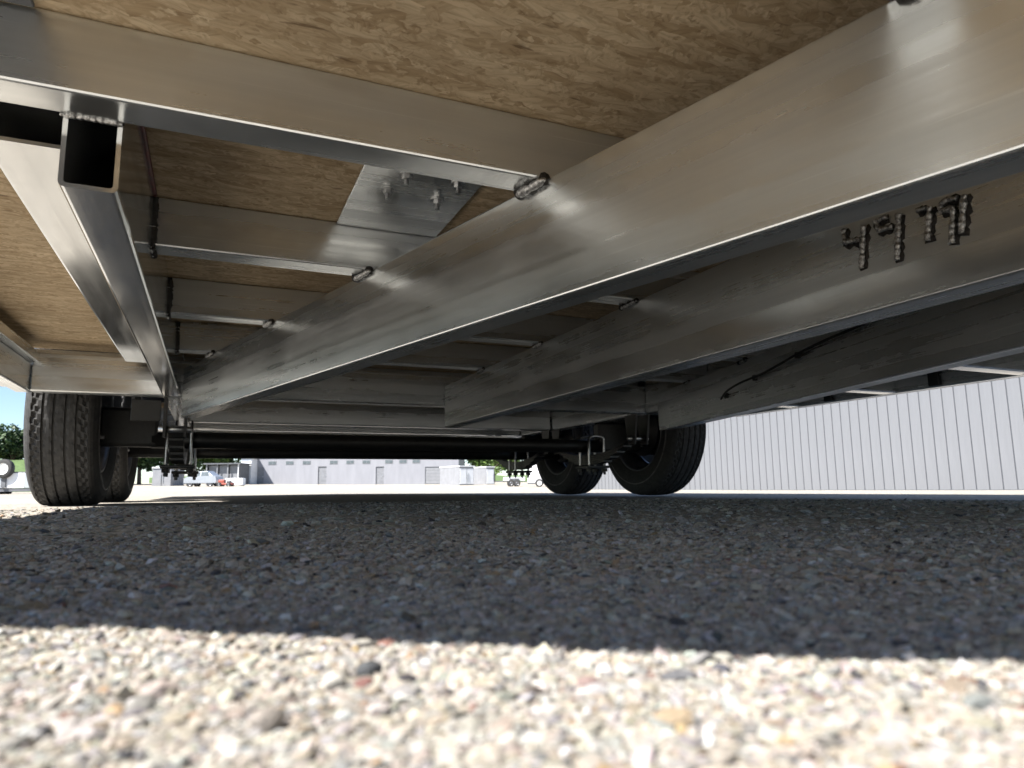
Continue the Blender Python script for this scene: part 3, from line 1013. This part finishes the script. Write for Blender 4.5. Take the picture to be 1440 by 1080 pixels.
# ------------------------------------------------------------------ metal building on the right
MB = empty('metal_building', (16.6, 0, -0.2))
tag(MB, 'long pale blue grey metal building clad in vertical panels, right of the trailer', 'building')
PW_, GAP, BH = 0.305, 0.021, 5.2
V0, V1 = -7.0, 31.0
prof = [(0.0, 0.0), (0.0, -0.012), (0.012, -0.020), (0.030, -0.020), (0.036, -0.010), (0.10, -0.010), (0.104, -0.013), (0.116, -0.013), (0.12, -0.010), (0.185, -0.010), (0.189, -0.013), (0.201, -0.013), (0.205, -0.010), (PW_ - GAP - 0.01, -0.010), (PW_ - GAP, -0.004), (PW_ - GAP, 0.0)]
V, F = [], []
for z in (0.06, BH):
    V += [(x, y, z) for y, x in prof]
k = len(prof)
for i in range(k - 1):
    F.append((i, i + 1, k + i + 1, k + i))
pm = None
nP = int((V1 - V0) / PW_)
for i in range(nP):
    if pm is None:
        o = mk('wall_panel', V, F, M['wallpanel'], MB, False, None, (0, V0 + i * PW_, 0))
        pm = o.data
    else:
        o = part('wall_panel', pm, MB, (0, V0 + i * PW_, 0))
box('wall_core', 0.004, 0.20, V0, V1, -0.3, BH, M['wallgap'], MB)
box('base_trim', -0.024, 0.003, V0, V1, -0.2, 0.055, M['wallpanel'], MB)
box('roof', -0.4, 9.0, V0 - 0.3, V1 + 0.3, BH + 0.01, BH + 0.16, M['bwhite'], MB)
box('end_wall', 0.21, 8.8, V1 - 0.2, V1 - 0.05, -0.3, BH, M['bwall'], MB)
box('end_wall', 0.21, 8.8, V0 + 0.05, V0 + 0.2, -0.3, BH, M['bwall'], MB)

# ------------------------------------------------------------------ far white workshop
def frame_obj(name, p, q, label, cat, group=None):
    """thing whose local x axis runs from p to q (as seen left to right), local -y faces the camera"""
    e = empty(name, (p[0], p[1], 0), math.atan2(q[1] - p[1], q[0] - p[0]))
    tag(e, label, cat, group)
    return e, math.hypot(q[0] - p[0], q[1] - p[1])
BP, BQ = (4.83, 91.5), (28.2, 81.4)
WS, LW = frame_obj('workshop_building', BP, BQ, 'long low white workshop with grey doors far behind the trailer', 'building')
zb = 0.55
# front wall built in pieces round the openings
doors = [(0.05, 1.35, 2.15, 'door'), (8.05, 9.10, 2.15, 'door'), (15.2, 16.2, 2.05, 'door'), (21.3, LW - 0.02, 1.95, 'roller_door')]
bm = bmesh.new()
x = 0.0
for a, b, h, nme in doors:
    if a > x: add_box(bm, x, a, 0, 0.25, zb - 0.4, zb + 4.2)
    add_box(bm, a, b, 0, 0.25, zb + 0.2 + h, zb + 4.2)
    x = b
if x < LW: add_box(bm, x, LW, 0, 0.25, zb - 0.4, zb + 4.2)
bm_obj('wall', bm, M['bwall'], WS)
for a, b, h, nme in doors:
    d = box(nme, a, b, 0.10, 0.16, zb - 0.2, zb + 0.2 + h, M['door'], WS)
    if nme == 'door':
        box('handle', b - 0.16, b - 0.10, 0.05, 0.10, zb + 1.1, zb + 1.25, M['zinc'], d)
    else:
        for i in range(5):
            box('door_section', a + 0.02, b - 0.02, 0.075, 0.0995, zb + 0.1 + i * 0.41, zb + 0.48 + i * 0.41, M['grey'], d)
for xw in (2.35, 4.5, 6.6, 9.95, 12.0, 14.0, 16.8, 18.55, 20.2):
    f = box('window', xw - 0.5, xw + 0.5, -0.03, 0.02, zb + 2.62, zb + 3.08, M['grey'], WS)
    box('pane', xw - 0.44, xw - 0.02, -0.045, -0.031, zb + 2.67, zb + 3.03, M['glass'], f)
    box('pane', xw + 0.02, xw + 0.44, -0.045, -0.031, zb + 2.67, zb + 3.03, M['glass'], f)
box('roof', -0.4, LW + 0.4, -0.5, 12.0, zb + 4.21, zb + 4.45, M['bwhite'], WS)
box('side_wall', 0, 0.25, 0.26, 11.5, zb - 0.4, zb + 4.2, M['bwall'], WS)
box('side_wall', LW - 0.25, LW, 0.26, 11.5, zb - 0.4, zb + 4.2, M['bwall'], WS)

# bright gable next to it
o, L = frame_obj('white_kiosk', (3.35, 90.0), (4.5, 89.5), 'narrow bright white hut at the left end of the workshop', 'hut')
box('wall', 0, L, 0, 2.4, 0.3, 3.9, M['bwhite'], o)
box('roof', -0.1, L + 0.1, -0.15, 2.5, 3.91, 4.05, M['grey'], o)
box('door', L * 0.3, L * 0.8, -0.04, -0.002, 0.7, 2.5, M['silver'], o)

# open dark shed
o, L = frame_obj('open_shed', (-0.5, 88.2), (3.1, 86.6), 'dark open fronted shed with pale posts left of the workshop', 'shed')
box('back_wall', 0, L, 2.8, 2.9, 0.4, 3.1, M['dark'], o)
box('side_wall', 0, 0.08, 0, 2.79, 0.4, 3.1, M['dark'], o)
box('side_wall', L - 0.08, L, 0, 2.79, 0.4, 3.1, M['dark'], o)
box('roof', -0.2, L + 0.2, -0.3, 3.1, 3.11, 3.25, M['dark'], o)
for i in range(4):
    x = 0.12 + i * (L - 0.24) / 3
    box('post', x - 0.05, x + 0.05, -0.1, 0.0, 0.4, 3.1, M['bwhite'] if i == 3 else M['grey'], o)
for i in range(3):
    x = 0.22 + i * (L - 0.24) / 3
    box('door_panel', x, x + (L - 0.6) / 3, 0.3, 0.36, 0.5, 3.0, M['door'], o)

# containers and sheds
def container(p, q, depth, h, z, label, front, side, doors=2):
    o, L = frame_obj('storage_container', p, q, label, 'container', 'storage boxes at the far side of the lot')
    box('shell', 0, L, 0.0, depth, z, z + h, side, o)
    for i in range(doors):
        x0 = 0.06 + i * (L - 0.06) / doors
        d = box('door', x0, x0 + (L - 0.18) / doors, -0.05, -0.003, z + 0.1, z + h - 0.2, front, o)
        box('handle', x0 + (0.1 if i else (L - 0.3) / doors), x0 + (0.1 if i else (L - 0.3) / doors) + 0.05, -0.09, -0.052, z + 0.5, z + 1.3, M['zinc'], d)
    box('roof', -0.06, L + 0.06, -0.09, depth + 0.06, z + h + 0.002, z + h + 0.12, M['bwhite'], o)
    n = int(depth / 0.45)
    for i in range(n):
        box('rib', L + 0.003, L + 0.035, 0.1 + i * 0.45, 0.32 + i * 0.45, z + 0.12, z + h - 0.12, side, o)
    return o
container((24.96, 71.8), (26.75, 72.1), 4.6, 1.98, 0.38, 'storage box with two white doors and a grey side', M['bwhite'], M['grey'])
container((29.6, 75.6), (30.7, 75.75), 5.0, 2.0, 0.40, 'second storage box with one narrow white front and bluish side', M['bwhite'], M['grey'], 1)
container((-5.4, 79.4), (-3.6, 78.7), 3.0, 2.0, 0.42, 'plain grey storage box by the trees, left of the silver car', M['grey'], M['grey'])

# far vehicles ---------------------------------------------------------
def small_wheel(parent, x, y, z, r=0.3, wd=0.18, rim='rim', name='wheel'):
    V, F = lathe([(-wd / 2, r * 0.6), (-wd / 2, r * 0.92), (-wd / 2 * 0.8, r), (wd / 2 * 0.8, r), (wd / 2, r * 0.92), (wd / 2, r * 0.6)], 24)
    o = mk(name, [(b, a, c) for a, b, c in V], F, M['rubber'], parent, True, None, (x, y, z))
    V, F = lathe([(-wd * 0.42, 0.0), (-wd * 0.42, r * 0.25), (-wd * 0.30, r * 0.3), (-wd * 0.35, r * 0.58), (-wd / 2 * 0.98, r * 0.62), (wd / 2 * 0.98, r * 0.62), (wd * 0.35, r * 0.58), (wd * 0.42, 0.0)], 24)
    mk('rim', [(b, a, c) for a, b, c in V], F, M[rim], o, True)
    return o

def car(name, p, q, z, label, paint):
    """hatchback; local x = length seen from the side, built round a side outline"""
    o, L = frame_obj(name, p, q, label, 'car')
    k = L / 4.2
    side = [(0, .35), (0.05, .75), (0.35, .9), (1.0, .98), (1.55, 1.42), (2.9, 1.45), (3.7, 1.02), (4.1, .95), (4.2, .6), (4.15, .35)]
    W = 1.75
    bm = bmesh.new()
    rings = []
    for yy, inset in ((0.0, 0.0), (0.12, 0.03), (W - 0.12, 0.03), (W, 0.0)):
        rings.append([bm.verts.new((x * k, yy + (0.16 if (zz > 1.2 and yy < 0.1) else (-0.16 if (zz > 1.2 and yy > W - .1) else 0)), z + zz)) for x, zz in side])
    n = len(side)
    for a, b in zip(rings[:-1], rings[1:]):
        for i in range(n):
            j = (i + 1) % n
            bm.faces.new((a[i], a[j], b[j], b[i]))
    bm.faces.new(rings[0][::-1]); bm.faces.new(rings[-1])
    bmesh.ops.recalc_face_normals(bm, faces=bm.faces)
    bm_obj('body', bm, paint, o)
    for a, b in ((1.25, 2.1), (2.2, 3.1)):
        V = [((a + 0.25) * k if a < 2 else a * k, 0.10, z + 1.36), (b * k, 0.10, z + 1.36), ((b + 0.2) * k if a > 2 else b * k, -0.012, z + 1.0), (a * k, -0.012, z + 1.0)]
        mk('window', V + [(x, y + 0.02, zz) for x, y, zz in V], [(0, 1, 2, 3), (7, 6, 5, 4), (0, 4, 5, 1), (2, 6, 7, 3)], M['glass'], o)
    for x in (0.8, 3.4):
        for yy in (0.1, W - 0.1):
            small_wheel(o, x * k, yy, z + 0.31, 0.31)
    box('headlight', 0.0, 0.12 * k, 0.05, 0.35, z + 0.66, z + 0.78, M['rimwhite'], o)
    box('headlight', 0.0, 0.12 * k, W - 0.35, W - 0.05, z + 0.66, z + 0.78, M['rimwhite'], o)
    return o
car('parked_car', (-2.2, 69.3), (0.5, 68.2), 0.42, 'small silver car parked in front of the dark shed', M['silver'])

o, L = frame_obj('utility_machine', (0.55, 67.7), (1.75, 67.2), 'low red utility machine standing beside the silver car', 'machine')
box('chassis', 0, L, 0.1, 0.8, 0.58, 0.75, M['carred'], o, 0.03)
box('hood', 0.05, L * 0.45, 0.2, 0.7, 0.751, 1.05, M['carred'], o, 0.05)
box('seat', L * 0.6, L * 0.85, 0.25, 0.65, 0.752, 0.95, M['dark'], o, 0.03)
for x in (0.2, L - 0.25):
    for y in (0.05, 0.85):
        small_wheel(o, x, y, 0.62, 0.2, 0.14)

o, L = frame_obj('white_tank', (1.3, 72.4), (2.9, 71.7), 'low white box tank in front of the dark shed', 'tank')
box('tank_body', 0, L, 0, 0.8, 0.55, 1.25, M['bwhite'], o, 0.08)
for x in (0.15, L - 0.35):
    box('leg', x, x + 0.2, 0.1, 0.7, 0.3, 0.549, M['grey'], o)

def flatbed(p, q, z, label, nm='utility_trailer', white='bwhite'):
    o, L = frame_obj(nm, p, q, label, 'trailer')
    box('deck', 0, L, 0, 1.7, z + 0.55, z + 0.68, M[white], o, 0.01)
    box('side_board', 0.0, L, -0.04, -0.002, z + 0.50, z + 0.82, M[white], o, 0.008)
    box('fender', L * 0.25, L * 0.72, -0.2, -0.045, z + 0.66, z + 0.72, M['grey'], o)
    for x in (0.34, 0.62):
        small_wheel(o, L * x, -0.12, z + 0.3, 0.3)
        small_wheel(o, L * x, 1.8, z + 0.3, 0.3)
    box('tongue', -0.7, -0.002, 0.8, 0.9, z + 0.42, z + 0.52, M['dark'], o)
    return o
flatbed((23.5, 55.9), (25.25, 55.2), 0.12, 'low white flatbed trailer parked left of the white cargo trailer')

o, L = frame_obj('cargo_trailer', (23.4, 50.6), (26.6, 49.2), 'white box cargo trailer seen just left of the right rear wheel', 'trailer')
bm = bmesh.new()
pl = [(0, 0.35), (L, 0.35), (L, 1.95), (0.45, 1.95), (0, 1.15)]
a = [bm.verts.new((x, 0, 0.06 + z)) for x, z in pl]; b = [bm.verts.new((x, 1.7, 0.06 + z)) for x, z in pl]
bm.faces.new(a); bm.faces.new(b[::-1])
for i in range(5): bm.faces.new((a[i], b[i], b[(i + 1) % 5], a[(i + 1) % 5]))
bmesh.ops.recalc_face_normals(bm, faces=bm.faces)
bm_obj('body', bm, M['bwhite'], o)
for x in (0.9, 1.6):
    small_wheel(o, x, -0.06, 0.38, 0.32, 0.18, 'rimwhite')
box('door', 2.1, 2.8, -0.02, -0.002, 0.6, 1.8, M['bwhite'], o)
box('bottom_rail', 0, L, -0.03, 1.72, 0.30, 0.405, M['dark'], o)

# flatbed with a spare wheel at the far left
o, L = frame_obj('spare_wheel_trailer', (-9.6, 34.0), (-5.9, 32.3), 'pale trailer carrying an upright spare wheel, beyond the left tyre', 'trailer')
zt = -0.02
box('deck', 0, L, 0, 1.7, zt + 0.50, zt + 0.58, M['bwhite'], o)
for i, c in enumerate(('silver', 'bwhite', 'silver', 'bwhite', 'silver')):
    x0 = i * L / 5 + 0.01
    box('side_panel', x0, x0 + L / 5 - 0.02, -0.05, -0.002, zt + 0.28, zt + 0.86, M[c], o, 0.006)
box('underside_shade', 0, L, -0.02, 1.7, zt + 0.14, zt + 0.27, M['dark'], o)  # dark slab imitating the shade beneath the deck
for x in (0.7, 1.35):
    small_wheel(o, x, 0.12, zt + 0.24, 0.27)
    small_wheel(o, x, 1.5, zt + 0.24, 0.27)
small_wheel(o, 2.45, -0.12, zt + 1.03, 0.37, 0.2, 'rimwhite', 'spare_wheel')
box('wheel_post', 2.36, 2.54, -0.11, -0.055, zt + 0.3, zt + 0.8, M['dark'], o)
box('front_rail', 0, L, -0.04, -0.001, zt + 0.861, zt + 0.91, M['dark'], o)

# ------------------------------------------------------------------ grass bank and trees
def bank(name, pts, depth, h, label):
    V, F = [], []
    nx, ny = 60, 14
    for i in range(nx):
        t = i / (nx - 1)
        a = np.array(pts[0]) * (1 - t) + np.array(pts[1]) * t
        d = np.array(a) / np.linalg.norm(a)
        for j in range(ny):
            s = j / (ny - 1)
            p = a + d * depth * s
            zz = float(terrain(p[0], p[1])) - 0.05 + h * (s ** 0.8) * (1 + 0.25 * float(vnoise(np.array(p[0] * 0.15), np.array(p[1] * 0.15), 5))) + 0.25 * float(vnoise(np.array(p[0] * 0.9), np.array(p[1] * 0.9), 6)) * s
            V.append((p[0], p[1], zz))
    for i in range(nx - 1):
        for j in range(ny - 1):
            F.append((i * ny + j, (i + 1) * ny + j, (i + 1) * ny + j + 1, i * ny + j + 1))
    o = mk(name, V, F, M['grass'], None, True)
    o['kind'] = 'structure'
    return o
bank('grass_bank', ((-40, 38), (-7.5, 48)), 55, 3.2, '')
bank('grass_bank', ((-8, 112), (90, 95)), 60, 2.0, '')

def tree_meshes(seed, h, wdt, nleaf, mat):
    r2 = np.random.default_rng(seed)
    # trunk and limbs
    V, F = [], []
    def limb(pts, r0, r1):
        P = polyline(pts, 0.6)
        n = len(P)
        a, f = tube_path(P, 1.0, 7, lambda i: r0 + (r1 - r0) * i / max(1, n - 1))
        b = len(V); V.extend(a); F.extend([tuple(b + k for k in q) for q in f])
    limb([(0, 0, -0.3), (0.1, 0.05, h * 0.3), (0.0, 0.1, h * 0.62)], 0.03 * h, 0.012 * h)
    cents = []
    for k in range(15):
        a = r2.uniform(0, 6.28); zz = h * r2.uniform(0.30, 0.95)
        q = 1 - abs(zz / h - 0.55) * 1.3
        rr = wdt * 0.5 * q * r2.uniform(0.35, 1.0)
        c = np.array([rr * math.cos(a), rr * math.sin(a), zz])
        cents.append((c, h * r2.uniform(0.13, 0.21)))
        limb([(0.05, 0.05, max(h * 0.2, zz - h * 0.25)), tuple(c)], 0.009 * h, 0.003 * h)
    trunk = (V, F)
    # leaf clumps
    per = nleaf // len(cents)
    LV, LF = [], []
    for c, cr in cents:
        d = r2.normal(size=(per, 3)); d /= np.linalg.norm(d, axis=1, keepdims=True)
        rad = cr * r2.uniform(0.45, 1.08, (per, 1)) ** 0.6
        p = c + d * rad * np.array([1.25, 1.25, 0.85])
        for q in p:
            s = r2.uniform(0.20, 0.42) * h / 8
            n1_ = r2.normal(size=3); n1_ /= np.linalg.norm(n1_)
            t1 = np.cross(n1_, r2.normal(size=3)); t1 /= np.linalg.norm(t1)
            t2 = np.cross(n1_, t1)
            b = len(LV)
            LV += [q - t1 * s, q + t2 * s * 0.6, q + t1 * s, q - t2 * s * 0.6]
            LF.append((b, b + 1, b + 2, b + 3))
    return trunk, (LV, LF)
TREES = []
for sd, (h, wd, nl, mt) in enumerate(((7.5, 6.5, 3300, 'leafdark'), (6.5, 6.5, 3300, 'leaflight'), (8.5, 6.0, 3300, 'leafdark'))):
    (tv, tf), (lv, lf) = tree_meshes(sd + 40, h, wd, nl, mt)
    a = mk('trunk', tv, tf, M['bark'], None, True); b = mk('crown', lv, lf, M[mt], None, False)
    TREES.append((a.data, b.data))
    bpy.data.objects.remove(a); bpy.data.objects.remove(b)
def tree(u, v, kind, s, label, rz, dz=0.0):
    t = empty('broadleaf_tree', (u, v, float(terrain(u, v)) + dz), rz)
    t.scale = (s, s, s)
    tag(t, label, 'tree', 'trees at the far edge of the lot')
    part('trunk', TREES[kind][0], t); part('crown', TREES[kind][1], t)
k = 0
for u, v, kd, s, lab, dz in (
    (-30.5, 108, 0, 0.85, 'dark green tree at the far left edge, beyond the grass bank', 1.2),
    (-26.6, 105, 1, 0.85, 'mid green tree left of the spare wheel, beyond the grass bank', 1.2),
    (-23.4, 107, 2, 0.70, 'dark green tree above the spare wheel, beyond the grass bank', 1.2),
    (-20.0, 110, 0, 0.85, 'dark green tree half hidden by the left tyre, beyond the grass bank', 1.2),
    (-11.5, 95, 2, 1.15, 'tall dark tree just right of the left wheels', 0.0),
    (-8.0, 97, 0, 1.2, 'dark rounded tree behind the plain grey storage box', 0.0),
    (-4.2, 100, 0, 1.15, 'dark tree behind the spring plate and the silver car', 0.0),
    (-0.5, 103, 1, 1.25, 'lighter green tree behind the open shed', 0.0),
    (3.6, 105, 1, 1.2, 'light green tree behind the shed and the white hut', 0.0),
    (-16.0, 98, 0, 1.1, 'dark tree hidden mostly behind the left wheels', 0.0),
    (35.4, 101, 1, 1.2, 'bright green tree above the storage box with two white doors', 0.0),
    (40.4, 100, 1, 1.15, 'bright green tree above the gap between the storage boxes', 0.0),
    (45.5, 98, 2, 1.05, 'darker green tree above the second storage box', 0.0),
    (51.0, 94, 1, 1.15, 'light green tree behind the flatbed trailer', 0.0)):
    tree(u, v, kd, s, lab, k * 1.7, dz)
    k += 1
